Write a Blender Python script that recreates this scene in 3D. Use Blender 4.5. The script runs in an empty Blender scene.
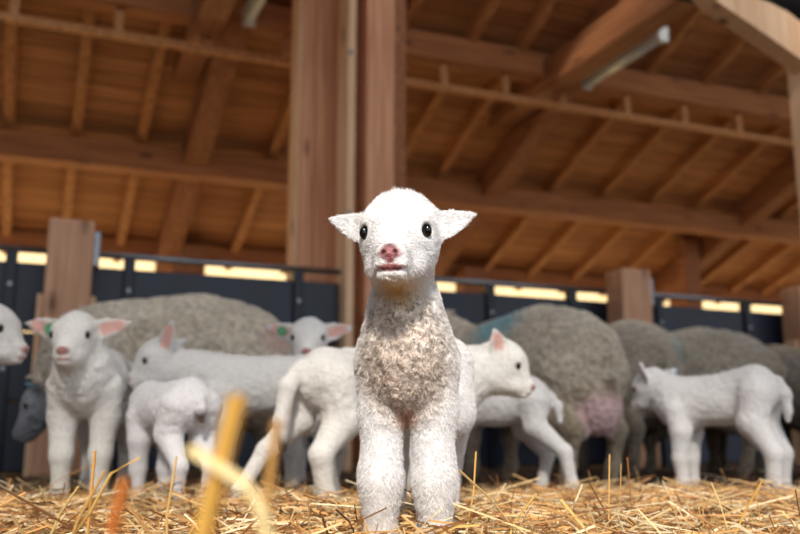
import bpy, math, random
import numpy as np
from mathutils import Vector, Matrix, Euler

rnd = random.Random(7)
rng = np.random.default_rng(11)
sc = bpy.context.scene
COL = sc.collection
R = math.radians

# ------------------------------------------------------------------ scene settings
sc.view_settings.view_transform = 'Standard'
sc.view_settings.look = 'None'
sc.view_settings.gamma = 1.0
sc.view_settings.use_curve_mapping = False
sc.view_settings.exposure = 0.14
sc.cycles.max_bounces = 12; sc.cycles.diffuse_bounces = 6; sc.cycles.sample_clamp_indirect = 8

# ------------------------------------------------------------------ materials
def new_mat(name):
    m = bpy.data.materials.new(name); m.use_nodes = True
    nt = m.node_tree
    return m, nt, nt.nodes['Principled BSDF']

def lin(c):
    return tuple((x / 12.92 if x <= .04045 else ((x + .055) / 1.055) ** 2.4) for x in c) + (1,)

def wood_mat(name, c1, c2, axis=2, scale=1.0, rough=.75, boards=None, knots=True):
    """timber: grain stretched along one object axis, optional board seams across another"""
    m, nt, b = new_mat(name); N = nt.nodes; L = nt.links
    tc = N.new('ShaderNodeTexCoord'); mp = N.new('ShaderNodeMapping')
    s = [14 * scale] * 3; s[axis] = .7 * scale
    mp.inputs['Scale'].default_value = s
    L.new(tc.outputs['Object'], mp.inputs['Vector'])
    n1 = N.new('ShaderNodeTexNoise'); n1.inputs['Scale'].default_value = 2.2; n1.inputs['Detail'].default_value = 6; n1.inputs['Distortion'].default_value = .6
    L.new(mp.outputs[0], n1.inputs['Vector'])
    n2 = N.new('ShaderNodeTexNoise'); n2.inputs['Scale'].default_value = 1.3; n2.inputs['Detail'].default_value = 3
    L.new(tc.outputs['Object'], n2.inputs['Vector'])
    cr = N.new('ShaderNodeValToRGB')
    cr.color_ramp.elements[0].position = .3; cr.color_ramp.elements[0].color = lin(c2)
    cr.color_ramp.elements[1].position = .68; cr.color_ramp.elements[1].color = lin(c1)
    L.new(n1.outputs['Fac'], cr.inputs[0])
    mx = N.new('ShaderNodeMix'); mx.data_type = 'RGBA'; mx.blend_type = 'MULTIPLY'
    rp = N.new('ShaderNodeMapRange'); rp.inputs[3].default_value = .0; rp.inputs[4].default_value = .5
    L.new(n2.outputs['Fac'], rp.inputs[0]); L.new(rp.outputs[0], mx.inputs[0])
    L.new(cr.outputs[0], mx.inputs[6]); mx.inputs[7].default_value = lin((.72, .6, .5))
    out = mx.outputs[2]
    if knots:
        mp2 = N.new('ShaderNodeMapping'); s2 = [9.0] * 3; s2[axis] = 3.2
        mp2.inputs['Scale'].default_value = s2; L.new(tc.outputs['Object'], mp2.inputs['Vector'])
        vo = N.new('ShaderNodeTexVoronoi'); vo.inputs['Scale'].default_value = .55; L.new(mp2.outputs[0], vo.inputs['Vector'])
        kr = N.new('ShaderNodeMapRange'); kr.inputs[1].default_value = .06; kr.inputs[2].default_value = .16; kr.inputs[3].default_value = .8; kr.inputs[4].default_value = 0
        L.new(vo.outputs['Distance'], kr.inputs[0])
        mk = N.new('ShaderNodeMix'); mk.data_type = 'RGBA'
        L.new(kr.outputs[0], mk.inputs[0]); L.new(out, mk.inputs[6]); mk.inputs[7].default_value = lin((.3, .16, .08))
        out = mk.outputs[2]
    if boards:
        ax, w = boards
        sep = N.new('ShaderNodeSeparateXYZ'); L.new(tc.outputs['Object'], sep.inputs[0])
        dv = N.new('ShaderNodeMath'); dv.operation = 'DIVIDE'; dv.inputs[1].default_value = w; L.new(sep.outputs[ax], dv.inputs[0])
        fl = N.new('ShaderNodeMath'); fl.operation = 'FLOOR'; L.new(dv.outputs[0], fl.inputs[0])
        fr = N.new('ShaderNodeMath'); fr.operation = 'FRACT'; L.new(dv.outputs[0], fr.inputs[0])
        wn = N.new('ShaderNodeTexWhiteNoise'); wn.noise_dimensions = '1D'; L.new(fl.outputs[0], wn.inputs['W'])
        r2 = N.new('ShaderNodeMapRange'); r2.inputs[3].default_value = 0; r2.inputs[4].default_value = .55
        L.new(wn.outputs['Value'], r2.inputs[0])
        m2 = N.new('ShaderNodeMix'); m2.data_type = 'RGBA'; m2.blend_type = 'MULTIPLY'
        L.new(r2.outputs[0], m2.inputs[0]); L.new(out, m2.inputs[6]); m2.inputs[7].default_value = lin((.72, .58, .46))
        gp = N.new('ShaderNodeMath'); gp.operation = 'LESS_THAN'; gp.inputs[1].default_value = .05; L.new(fr.outputs[0], gp.inputs[0])
        m3 = N.new('ShaderNodeMix'); m3.data_type = 'RGBA'; L.new(gp.outputs[0], m3.inputs[0]); L.new(m2.outputs[2], m3.inputs[6]); m3.inputs[7].default_value = lin((.16, .09, .05))
        out = m3.outputs[2]
    L.new(out, b.inputs['Base Color'])
    b.inputs['Roughness'].default_value = rough
    bp = N.new('ShaderNodeBump'); bp.inputs['Strength'].default_value = .25; bp.inputs['Distance'].default_value = .01
    L.new(n1.outputs['Fac'], bp.inputs['Height']); L.new(bp.outputs[0], b.inputs['Normal'])
    return m

def plain_mat(name, c, rough=.5, metal=0., noise=.15, nscale=12, bump=0.):
    m, nt, b = new_mat(name); N = nt.nodes; L = nt.links
    tc = N.new('ShaderNodeTexCoord'); n = N.new('ShaderNodeTexNoise'); n.inputs['Scale'].default_value = nscale; n.inputs['Detail'].default_value = 5
    L.new(tc.outputs['Object'], n.inputs['Vector'])
    cr = N.new('ShaderNodeValToRGB'); cc = lin(c)
    cr.color_ramp.elements[0].position = .3; cr.color_ramp.elements[0].color = tuple(x * (1 - noise) for x in cc[:3]) + (1,)
    cr.color_ramp.elements[1].position = .7; cr.color_ramp.elements[1].color = tuple(min(1, x * (1 + noise)) for x in cc[:3]) + (1,)
    L.new(n.outputs['Fac'], cr.inputs[0]); L.new(cr.outputs[0], b.inputs['Base Color'])
    b.inputs['Roughness'].default_value = rough; b.inputs['Metallic'].default_value = metal
    if bump:
        bp = N.new('ShaderNodeBump'); bp.inputs['Strength'].default_value = bump; bp.inputs['Distance'].default_value = .01
        L.new(n.outputs['Fac'], bp.inputs['Height']); L.new(bp.outputs[0], b.inputs['Normal'])
    return m

def coat_mat(name, bumpscale, bumpdist, strength=.6, sss=0., vary=.12):
    """short coat or wool: colour comes from the mesh's own markings attribute, woolly bump on top"""
    m, nt, b = new_mat(name); N = nt.nodes; L = nt.links
    at = N.new('ShaderNodeAttribute'); at.attribute_name = 'marking'
    tc = N.new('ShaderNodeTexCoord'); n = N.new('ShaderNodeTexNoise'); n.inputs['Scale'].default_value = bumpscale; n.inputs['Detail'].default_value = 4; n.inputs['Roughness'].default_value = .6
    L.new(tc.outputs['Object'], n.inputs['Vector'])
    rp = N.new('ShaderNodeMapRange'); rp.inputs[1].default_value = .35; rp.inputs[2].default_value = .65; rp.inputs[3].default_value = 1 - vary; rp.inputs[4].default_value = 1 + vary * .3
    L.new(n.outputs['Fac'], rp.inputs[0])
    mx = N.new('ShaderNodeVectorMath'); mx.operation = 'SCALE'
    L.new(at.outputs['Color'], mx.inputs[0]); L.new(rp.outputs[0], mx.inputs['Scale'])
    L.new(mx.outputs[0], b.inputs['Base Color'])
    b.inputs['Roughness'].default_value = .9
    b.inputs['Specular IOR Level'].default_value = .15
    b.inputs['Sheen Weight'].default_value = .25
    b.inputs['Sheen Roughness'].default_value = .5
    if sss:
        b.inputs['Subsurface Weight'].default_value = sss; b.inputs['Subsurface Scale'].default_value = .01
        b.inputs['Subsurface Radius'].default_value = (1, .75, .6)
    bp = N.new('ShaderNodeBump'); bp.inputs['Strength'].default_value = strength; bp.inputs['Distance'].default_value = bumpdist
    L.new(n.outputs['Fac'], bp.inputs['Height']); L.new(bp.outputs[0], b.inputs['Normal'])
    return m

def attr_mat(name, rough=.6, trans=0.):
    m, nt, b = new_mat(name); N = nt.nodes; L = nt.links
    at = N.new('ShaderNodeAttribute'); at.attribute_name = 'marking'
    L.new(at.outputs['Color'], b.inputs['Base Color']); b.inputs['Roughness'].default_value = rough
    b.inputs['Specular IOR Level'].default_value = .3
    if trans:
        tr = N.new('ShaderNodeBsdfTranslucent'); L.new(at.outputs['Color'], tr.inputs['Color'])
        ms = N.new('ShaderNodeMixShader'); ms.inputs[0].default_value = trans
        L.new(b.outputs[0], ms.inputs[1]); L.new(tr.outputs[0], ms.inputs[2])
        L.new(ms.outputs[0], N['Material Output'].inputs['Surface'])
    return m

M = {}
M['rafter'] = wood_mat('rafter_timber', (.82, .59, .37), (.64, .42, .24), axis=1)
M['beam'] = wood_mat('roof_beam_timber', (.70, .47, .30), (.52, .32, .19), axis=1)
M['purlin'] = wood_mat('purlin_timber', (.74, .48, .27), (.56, .34, .18), axis=0)
M['post'] = wood_mat('post_timber', (.88, .70, .57), (.74, .55, .43), axis=2)
M['column'] = wood_mat('column_timber', (.95, .72, .56), (.82, .57, .42), axis=2)
M['pale'] = wood_mat('pale_timber', (.97, .84, .70), (.92, .74, .58), axis=2)
M['deck'] = wood_mat('roof_boarding', (.84, .60, .38), (.64, .43, .25), axis=0, boards=(1, .16), knots=False)
M['navy'] = plain_mat('navy_panel', (.06, .09, .175), rough=.45, noise=.3, nscale=3)
M['navyframe'] = plain_mat('dark_blue_metal', (.07, .09, .14), rough=.4, metal=.3)
M['galv'] = plain_mat('galvanised_metal', (.52, .52, .54), rough=.35, metal=.9, nscale=30)
M['lampwhite'] = plain_mat('lamp_housing', (.80, .80, .80), rough=.4, noise=.05)
M['tubeglass'] = plain_mat('tube_glass', (.86, .89, .90), rough=.15, noise=.02)
M['dark'] = plain_mat('dark_roof_filler', (.035, .035, .04), rough=.8)  # for the added roll that stands in for dark roof
M['wallboard'] = plain_mat('dark_wall_board', (.24, .17, .12), rough=.9)
M['yard'] = plain_mat('yard_gravel', (.95, .86, .68), rough=.95, nscale=4)
M['alley'] = plain_mat('pale_bounce_floor', (.95, .86, .68), rough=.9, nscale=5)  # kept pale to bounce warm light up to the boarding
M['bouncewall'] = plain_mat('bounce_wall_plaster', (.96, .86, .66), rough=.9, nscale=2, noise=.08)  # warm pale surface of the added bounce wall
M['eye'] = plain_mat('eye_dark', (.035, .025, .025), rough=.08, noise=.2)
M['lambcoat'] = coat_mat('lamb_coat', 160, .006, .7, sss=.0)
M['farcoat'] = coat_mat('far_lamb_coat', 120, .008, .7)
M['wool'] = coat_mat('ewe_wool', 45, .03, 1.0, vary=.35)
M['hair'] = attr_mat('coat_hair', .8, .25)
M['straw'] = attr_mat('straw', .55, .25)
M['tag_green'] = plain_mat('tag_green', (.42, .66, .50), rough=.5)
M['tag_blue'] = plain_mat('tag_pale_blue', (.55, .78, .86), rough=.5)
M['tag_yellow'] = plain_mat('tag_yellow_green', (.78, .85, .25), rough=.5)

# straw litter floor
def floor_mat():
    m, nt, b = new_mat('trampled_straw_floor'); N = nt.nodes; L = nt.links
    tc = N.new('ShaderNodeTexCoord')
    n = N.new('ShaderNodeTexNoise'); n.inputs['Scale'].default_value = 30; n.inputs['Detail'].default_value = 8
    mp = N.new('ShaderNodeMapping'); mp.inputs['Scale'].default_value = (1, 4, 1); L.new(tc.outputs['Object'], mp.inputs[0]); L.new(mp.outputs[0], n.inputs[0])
    cr = N.new('ShaderNodeValToRGB'); cr.color_ramp.elements[0].position = .35; cr.color_ramp.elements[1].position = .7
    cr.color_ramp.elements[0].color = lin((.16, .11, .07)); cr.color_ramp.elements[1].color = lin((.42, .30, .18))
    L.new(n.outputs['Fac'], cr.inputs[0]); L.new(cr.outputs[0], b.inputs['Base Color']); b.inputs['Roughness'].default_value = .9
    bp = N.new('ShaderNodeBump'); bp.inputs['Distance'].default_value = .02; L.new(n.outputs['Fac'], bp.inputs['Height']); L.new(bp.outputs[0], b.inputs['Normal'])
    return m
M['floor'] = floor_mat()

# ------------------------------------------------------------------ object helpers
AL = R(22.2)                                    # the barn is turned 22.2 degrees to the camera
BARN = Matrix.Rotation(AL, 4, 'Z')
def barn(s, t, z=0.):
    return BARN @ Vector((s, t, z))

def tag(o, label, cat, group=None):
    o['label'] = label; o['category'] = cat
    if group: o['group'] = group
    return o

def empty(name, loc, rz=0.):
    o = bpy.data.objects.new(name, None); o.empty_display_size = .1
    o.location = loc; o.rotation_euler = (0, 0, rz); COL.objects.link(o); return o

class MB:
    def __init__(s): s.v = []; s.f = []
    def box(s, x0, x1, y0, y1, z0, z1, bev=0.):
        b = len(s.v)
        if bev <= 0:
            s.v += [(x, y, z) for z in (z0, z1) for x, y in ((x0, y0), (x1, y0), (x1, y1), (x0, y1))]
            s.f += [(b + 3, b + 2, b + 1, b), (b + 4, b + 5, b + 6, b + 7)] + [(b + i, b + (i + 1) % 4, b + 4 + (i + 1) % 4, b + 4 + i) for i in range(4)]
        else:                                    # chamfered along every edge
            import bmesh
            bm = bmesh.new(); bmesh.ops.create_cube(bm, size=1)
            for v in bm.verts: v.co = Vector(((x0 + x1) / 2 + v.co.x * (x1 - x0), (y0 + y1) / 2 + v.co.y * (y1 - y0), (z0 + z1) / 2 + v.co.z * (z1 - z0)))
            bmesh.ops.bevel(bm, geom=bm.edges[:], offset=bev, segments=1, affect='EDGES')
            bm.verts.ensure_lookup_table(); bm.verts.index_update()
            s.v += [tuple(v.co) for v in bm.verts]; s.f += [tuple(b + v.index for v in f.verts) for f in bm.faces]
            bm.free()
        return s
    def hexa(s, pts):                            # 8 corners, bottom ring then top ring
        b = len(s.v); s.v += [tuple(p) for p in pts]
        s.f += [(b + 3, b + 2, b + 1, b), (b + 4, b + 5, b + 6, b + 7)] + [(b + i, b + (i + 1) % 4, b + 4 + (i + 1) % 4, b + 4 + i) for i in range(4)]
        return s
    def prism(s, pts, d):                        # outline (list of 3d points) pushed along d
        b = len(s.v); n = len(pts); d = Vector(d)
        s.v += [tuple(p) for p in pts] + [tuple(Vector(p) + d) for p in pts]
        s.f += [tuple(range(b + n - 1, b - 1, -1)), tuple(range(b + n, b + 2 * n))] + [(b + i, b + (i + 1) % n, b + n + (i + 1) % n, b + n + i) for i in range(n)]
        return s
    def tube(s, pts, rad, n=10):
        pts = [Vector(p) for p in pts]
        rad = rad if hasattr(rad, '__len__') else [rad] * len(pts); b = len(s.v)
        for i, p in enumerate(pts):
            d = (pts[min(i + 1, len(pts) - 1)] - pts[max(i - 1, 0)]).normalized()
            a = d.orthogonal().normalized(); c = d.cross(a)
            for k in range(n):
                w = 2 * math.pi * k / n
                s.v.append(tuple(p + (a * math.cos(w) + c * math.sin(w)) * rad[i]))
        for i in range(len(pts) - 1):
            for k in range(n):
                s.f.append((b + i * n + k, b + i * n + (k + 1) % n, b + (i + 1) * n + (k + 1) % n, b + (i + 1) * n + k))
        s.f += [tuple(range(b + n - 1, b - 1, -1)), tuple(range(b + (len(pts) - 1) * n, b + len(pts) * n))]
        return s
    def build(s, name, mat, parent=None, mtx=None, smooth=False, kind=None):
        me = bpy.data.meshes.new(name); me.from_pydata(s.v, [], s.f); me.materials.append(mat)
        if smooth: me.polygons.foreach_set('use_smooth', [True] * len(me.polygons))
        o = bpy.data.objects.new(name, me); COL.objects.link(o)
        if mtx is not None: o.matrix_world = mtx
        if parent: o.parent = parent
        if kind: o['kind'] = kind
        return o

def barnthing(name, label, cat, s, t, z=0., group=None):
    o = empty(name, barn(s, t, z), AL); return tag(o, label, cat, group)

# ------------------------------------------------------------------ barn shell
TW, ZP, SL = 9.5, 2.22, .384                     # outer wall line, plate top, roof slope (tangent)
TE = -6.0                                        # unseen open roof edge behind the camera, set for where sunlight stops
def zr(t): return ZP + (TW - t) * SL             # underside of the boarding

fl = MB(); fl.box(-16, 26, -14, 9.65, -.1, 0); fl.build('floor', M['floor'], mtx=BARN, kind='structure')
al = MB(); al.box(-8.9, 19.9, 5.75, 9.44, .001, .03); al.build('floor_alley_bounce', M['alley'], mtx=BARN, kind='structure')  # unseen pale slab added to bounce sunlight onto the lower roof
yd = MB(); yd.box(-30, 45, 9.65, 40, -.12, -.02); yd.build('yard_ground', M['yard'], mtx=BARN, kind='structure')
cl = MB()
x0, x1 = -9, 20
def deck(sa, sb, ta, tb_):
    cl.hexa([(sa, ta, zr(ta) + .001), (sb, ta, zr(ta) + .001), (sb, tb_, zr(tb_) + .001), (sa, tb_, zr(tb_) + .001),
             (sa, ta, zr(ta) + .05), (sb, ta, zr(ta) + .05), (sb, tb_, zr(tb_) + .05), (sa, tb_, zr(tb_) + .05)])
# boarding, with an unseen slot added for sun on the alley (t 2.6 to 5.0) except over the columns
deck(x0, x1, TE, -2.2); deck(x0, .4, -2.2, -1.2); deck(1.9, x1, -2.2, -1.2); deck(x0, x1, -1.2, 2.6); deck(x0, -7, 2.6, 5.0); deck(.35, 1.75, 2.6, 5.0); deck(11, x1, 2.6, 5.0); deck(x0, x1, 5.0, 9.75)  # smaller unseen opening near the top edge, added to sunlight the haunch
cl.build('ceiling', M['deck'], mtx=BARN, kind='structure')
wl = MB(); wl.box(-9, 20, 9.45, 9.6, 0, .9); wl.build('wall_back', M['wallboard'], mtx=BARN, kind='structure')
for nm, s0 in (('wall_blocker_left', -9.1), ('wall_blocker_right', 20)):  # unseen dark end walls added to limit light from the sides
    w = MB(); w.prism([(s0, TE, 0), (s0, 9.6, 0), (s0, 9.6, zr(9.6)), (s0, TE, zr(TE))], (.1, 0, 0)); w.build(nm, M['wallboard'], mtx=BARN, kind='structure')
yw = MB(); yw.box(-25, 40, 14, 14.3, -.02, 4.2, 0); t_ = yw.build('bounce_wall', M['bouncewall'], mtx=BARN, kind='structure')  # added wall, bounces warm sun under the eaves and brightens the gap

def slope_bar(s0, s1, ta, tb, depth, drop=0.):
    """timber following the roof slope, hung under the boarding"""
    m = MB(); za, zb = zr(ta) - drop, zr(tb) - drop
    m.hexa([(s0, ta, za - depth), (s1, ta, za - depth), (s1, tb, zb - depth), (s0, tb, zb - depth),
            (s0, ta, za), (s1, ta, za), (s1, tb, zb), (s0, tb, zb)])
    return m

# common rafters, between the three heavy roof beams (at s = 1.22, 4.17, 7.47)
names = [('left', 'heavy left roof beam'), ('middle', 'heavy middle roof beam'), ('right', 'heavy right roof beam')]
rafters = [(-1.0, 'fourth slim rafter to the left of the left heavy roof beam'),
           (-.32, 'third slim rafter to the left of the left heavy roof beam'),
           (.21, 'second slim rafter to the left of the left heavy roof beam'),
           (.75, 'slim rafter next to the left heavy roof beam, on its left'),
           (1.92, 'brightly lit slim rafter between the left heavy roof beam and the big column'),
           (2.55, 'slim rafter hidden low down by the big column and the front lamb'),
           (3.15, 'slim rafter rising just right of the big column'),
           (3.62, 'slim rafter next to the middle heavy roof beam, on its left'),
           (4.92, 'first slim rafter to the right of the middle heavy roof beam'),
           (5.55, 'second slim rafter to the right of the middle heavy roof beam'),
           (6.18, 'third slim rafter to the right of the middle heavy roof beam'),
           (6.80, 'fourth slim rafter to the right of the middle heavy roof beam'),
           (8.05, 'first slim rafter to the right of the right heavy roof beam'),
           (8.68, 'second slim rafter to the right of the right heavy roof beam'),
           (9.22, 'third slim rafter to the right of the right heavy roof beam'),
           (9.9, 'last slim rafter at the far right end of the roof')]
for s, lb in rafters:
    m = slope_bar(-.04, .04, TE, 9.72, .12)
    o = m.build('rafter', M['rafter'], mtx=BARN @ Matrix.Translation((s, 0, 0)))
    tag(o, lb, 'rafter', 'slim rafters under the roof boarding')
for s, lb in ((1.22, 'left heavy sloping roof beam above the left wooden post'), (4.17, 'middle heavy sloping roof beam rising behind the front lamb'), (7.47, 'right heavy sloping roof beam above the right wall post')):
    m = slope_bar(-.10, .10, TE, 9.55, .31)
    tag(m.build('roof_beam', M['beam'], mtx=BARN @ Matrix.Translation((s, 0, 0))), lb, 'beam', 'heavy sloping roof beams')

# purlins and plate running along the barn
def along(name, t0, t1, z0, z1, mat, lb, cat='beam', s0=-8.9, s1=19.9):
    m = MB(); m.box(s0, s1, t0, t1, z0, z1, .006)
    return tag(m.build(name, mat, mtx=BARN), lb, cat)
along('wall_plate', 9.42, 9.58, 2.03, 2.215, M['purlin'], 'long wooden wall plate on which the rafters rest above the light gap')
along('purlin', 7.78, 7.98, zr(7.88) - .36, zr(7.88) - .13, M['purlin'], 'lower long purlin under the rafters, halfway up the roof')
along('purlin', 6.16, 6.34, 3.19, 3.41, M['purlin'], 'upper long purlin above the thin batten with hangers')
# thin batten hung below the upper purlin
tb = barnthing('batten', 'thin horizontal batten hung on short uprights below the upper purlin', 'batten', 0, 6.25, 2.965)
m = MB(); m.box(-8.8, 19.8, -.035, .035, 0, .045); m.build('rail', M['rafter'], tb)
for s in (-.95, -.28, .40, 1.02, 1.62, 2.3, 2.93, 3.5, 4.05, 4.72, 5.35, 5.98, 6.65, 7.3, 7.95):
    m = MB(); m.box(s - .03, s + .03, -.02, .02, .045, .225); m.build('hanger', M['rafter'], tb)

# wall posts under the heavy beams
for s, w, lb in ((1.41, .17, 'square post under the left heavy roof beam, behind the fence'), (4.68, .15, 'square post under the middle heavy roof beam, right of the front lamb'), (7.75, .14, 'square post under the right heavy roof beam, behind the fence')):
    m = MB(); m.box(-w, w, -.13, .12, 0, zr(9.35) - .12, .008)
    tag(m.build('wall_post', M['beam'], mtx=BARN @ Matrix.Translation((s, 9.28, 0))), lb, 'post', 'wall posts')
m = MB(); m.box(-.11, .11, -.09, .09, 0, 2.55, .008)
tag(m.build('wall_post', M['beam'], mtx=BARN @ Matrix.Translation((7.2, 8.5, 0))), 'upright brace post meeting the right heavy roof beam', 'post', 'wall posts')

# horizontal tie beams
for s, lb in ((1.0, 'horizontal tie beam above the left hanging lamp'), (3.92, 'thick horizontal tie beam crossing the roof right of the column')):
    m = MB(); m.box(-.1, .1, -2.0, 7.15, 0, .26, .006)
    tag(m.build('tie_beam', M['beam'], mtx=BARN @ Matrix.Translation((s, 0, 3.08))), lb, 'beam', 'tie beams')

# fluorescent fittings
def lamp(s, t0, t1, z, lb):
    o = barnthing('ceiling_lamp', lb, 'lamp', s, (t0 + t1) / 2, z, 'unlit tube lamps')
    h = (t1 - t0) / 2
    a = MB(); a.box(-.05, .05, -h, h, .05, .10, .008); a.build('housing', M['lampwhite'], o)
    a = MB(); a.tube([(0, -h + .03, .02), (0, h - .03, .02)], .035, 12); a.build('tube', M['tubeglass'], o, smooth=True)
    for y in (-h + .02, h - .02):
        a = MB(); a.box(-.045, .045, y - .02, y + .02, -.02, .06, .005); a.build('end_cap', M['lampwhite'], o)
    for y in (-h * .6, h * .6):
        a = MB(); a.tube([(0, y, .1), (0, y, zr((t0 + t1) / 2 + y) - z)], .008, 6); a.build('hanger', M['galv'], o)
lamp(4.16, 5.02, 6.05, 3.1, 'unlit white tube lamp beside the thick tie beam, right of the column')
lamp(1.27, 4.95, 6.0, 3.12, 'unlit white tube lamp beside the left tie beam, cut by the top edge')

# tall built-up columns near the fence
c = barnthing('timber_column', 'tall built-up timber column left of the front lamb, standing just behind the fence', 'column', 1.60, 5.62)
top = zr(5.62) - .0
m = MB(); m.box(-.10, -.08, -.155, .0, 0, top, .004); m.build('edge_plank', M['pale'], c)
m = MB(); m.box(-.077, .02, -.15, .13, 0, top, .006); m.build('plank', M['column'], c)
m = MB(); m.box(.024, .19, -.145, .13, 0, top, .006); m.build('plank', M['column'], c)
c = barnthing('timber_column', 'wide built-up timber column directly behind the front lamb, interrupting the fence', 'column', 1.92, 5.25)
top = zr(5.25)
m = MB(); m.box(-.20, -.15, -.17, .05, 0, top, .005); m.build('edge_plank', M['pale'], c)  # paler colour stands in for the lit edge
m = MB(); m.box(-.147, -.078, -.06, .12, 0, top, .005); m.build('core', M['beam'], c)  # darker timber paints in the shade of the recess
m = MB(); m.box(-.075, .115, -.17, .12, 0, top, .006); m.build('plank', M['column'], c)
m = MB(); m.box(.118, .225, -.1, .12, 0, top, .005); m.build('plank', M['beam'], c)  # darker timber stands in for the column's shaded side
for z in (1.55, 2.6):
    a = MB(); a.tube([(-.187, -.17, z), (-.187, -.19, z)], .014, 8); a.build('bolt', M['galv'], c)

# pale haunch and post at the upper right, added dark roll over it in place of dark roof
h = barnthing('timber_frame', 'pale timber post with curved haunch at the upper right corner', 'post', 3.30, 3.0)  # pale colour of post and haunch stands in for strong sunlight
m = MB(); m.box(-.01, .16, -.1, .1, 0, 2.12, .006); m.build('post', M['pale'], h)
out = [(-.62, -.05, 2.185), (-.33, -.05, 2.20), (-.22, -.05, 2.185), (-.12, -.05, 2.16), (-.04, -.05, 2.12), (.0, -.05, 2.09), (.0, -.05, 1.90), (-.27, -.05, 2.02), (-.54, -.05, 2.13)]
m = MB(); m.prism(out, (0, .1, 0)); m.build('haunch', M['pale'], h)

rt = barnthing('dark_filler_roll', 'added dark roll standing in for the dark roof above the pale timber post', 'dark filler', 3.6, 3.35, 2.5)
m = MB(); m.tube([(-1, 0, 0), (1, 0, 0)], .125, 16); m.build('roll', M['dark'], rt, smooth=True)
for s_ in (-.85, .85):
    m = MB(); m.tube([(s_, 0, .12), (s_, 0, zr(3.35) - 2.5)], .012, 6); m.build('strap', M['dark'], rt)

# ------------------------------------------------------------------ pen fence (t = 5.2)
FT = 5.2
def stub(s0, s1, top, lb, t0=FT - .17):
    o = barnthing('fence_post', lb, 'post', (s0 + s1) / 2, t0, 0, 'square timber fence posts')
    w = (s1 - s0) / 2
    m = MB(); m.box(-w, w, -.1, .1, 0, top, .012); m.build('post', M['post'], o)
    m = MB(); m.box(w, w + .035, -.07, .05, top - .24, top - .05, .004); m.build('bracket', M['galv'], o)
    m = MB(); m.box(w, w + .03, -.05, .06, 0, top - .4, .004); m.build('batten', M['pale'], o)
    m = MB(); m.box(-w - .03, -w, -.05, .06, 0, top - .4, .004); m.build('batten', M['pale'], o)
stub(.03, .26, 1.33, 'square timber fence post behind the lamb facing us at the left')
stub(3.62, 3.86, 1.32, 'square timber fence post behind the rump of the blue-marked ewe')
stub(5.18, 5.45, 1.30, 'square timber fence post at the right edge')

def fence_run(s0, s1, brs, lb):
    o = barnthing('pen_fence', lb, 'fence', s0, FT, 0, 'navy pen fence sections')
    L_ = s1 - s0
    m = MB(); m.tube([(0, 0, 1.20), (L_, 0, 1.20)], .019, 12); m.build('top_rail', M['galv'], o, smooth=True)
    z = .02
    for hgt in (.36, .36, .37):
        m = MB(); m.box(.01, L_ - .01, -.02, .02, z, z + hgt, .006); m.build('board', M['navy'], o); z += hgt + .008
    for b in brs:
        br = MB(); br.box(b - s0 - .03, b - s0 + .03, -.045, .025, .0, 1.185, .004); bo = br.build('bracket', M['navyframe'], o)
        bb = MB()
        for zz in (.85, 1.0, .55):
            q = MB(); q.tube([(b - s0, -.045, zz), (b - s0, -.056, zz)], .012, 8); q.build('bolt', M['galv'], bo)
fence_run(-4.2, .14, (-3.2, -2.2, -1.2, -.14), 'navy pen fence section at the left edge, left of the first post')
fence_run(.15, 1.72, (.47, 1.45), 'navy pen fence section between the left fence post and the columns')
fence_run(2.12, 3.73, (2.3, 2.75, 3.38), 'navy pen fence section between the wide column and the middle fence post')
fence_run(3.75, 5.30, (4.1, 4.9), 'navy pen fence section between the middle and right fence posts')
fence_run(5.32, 9.5, (6.0, 7.0, 8.0), 'navy pen fence section beyond the right fence post')

# ------------------------------------------------------------------ implicit surface modelling
def nrm(v): v = np.array(v, float); return v / np.linalg.norm(v)

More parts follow.
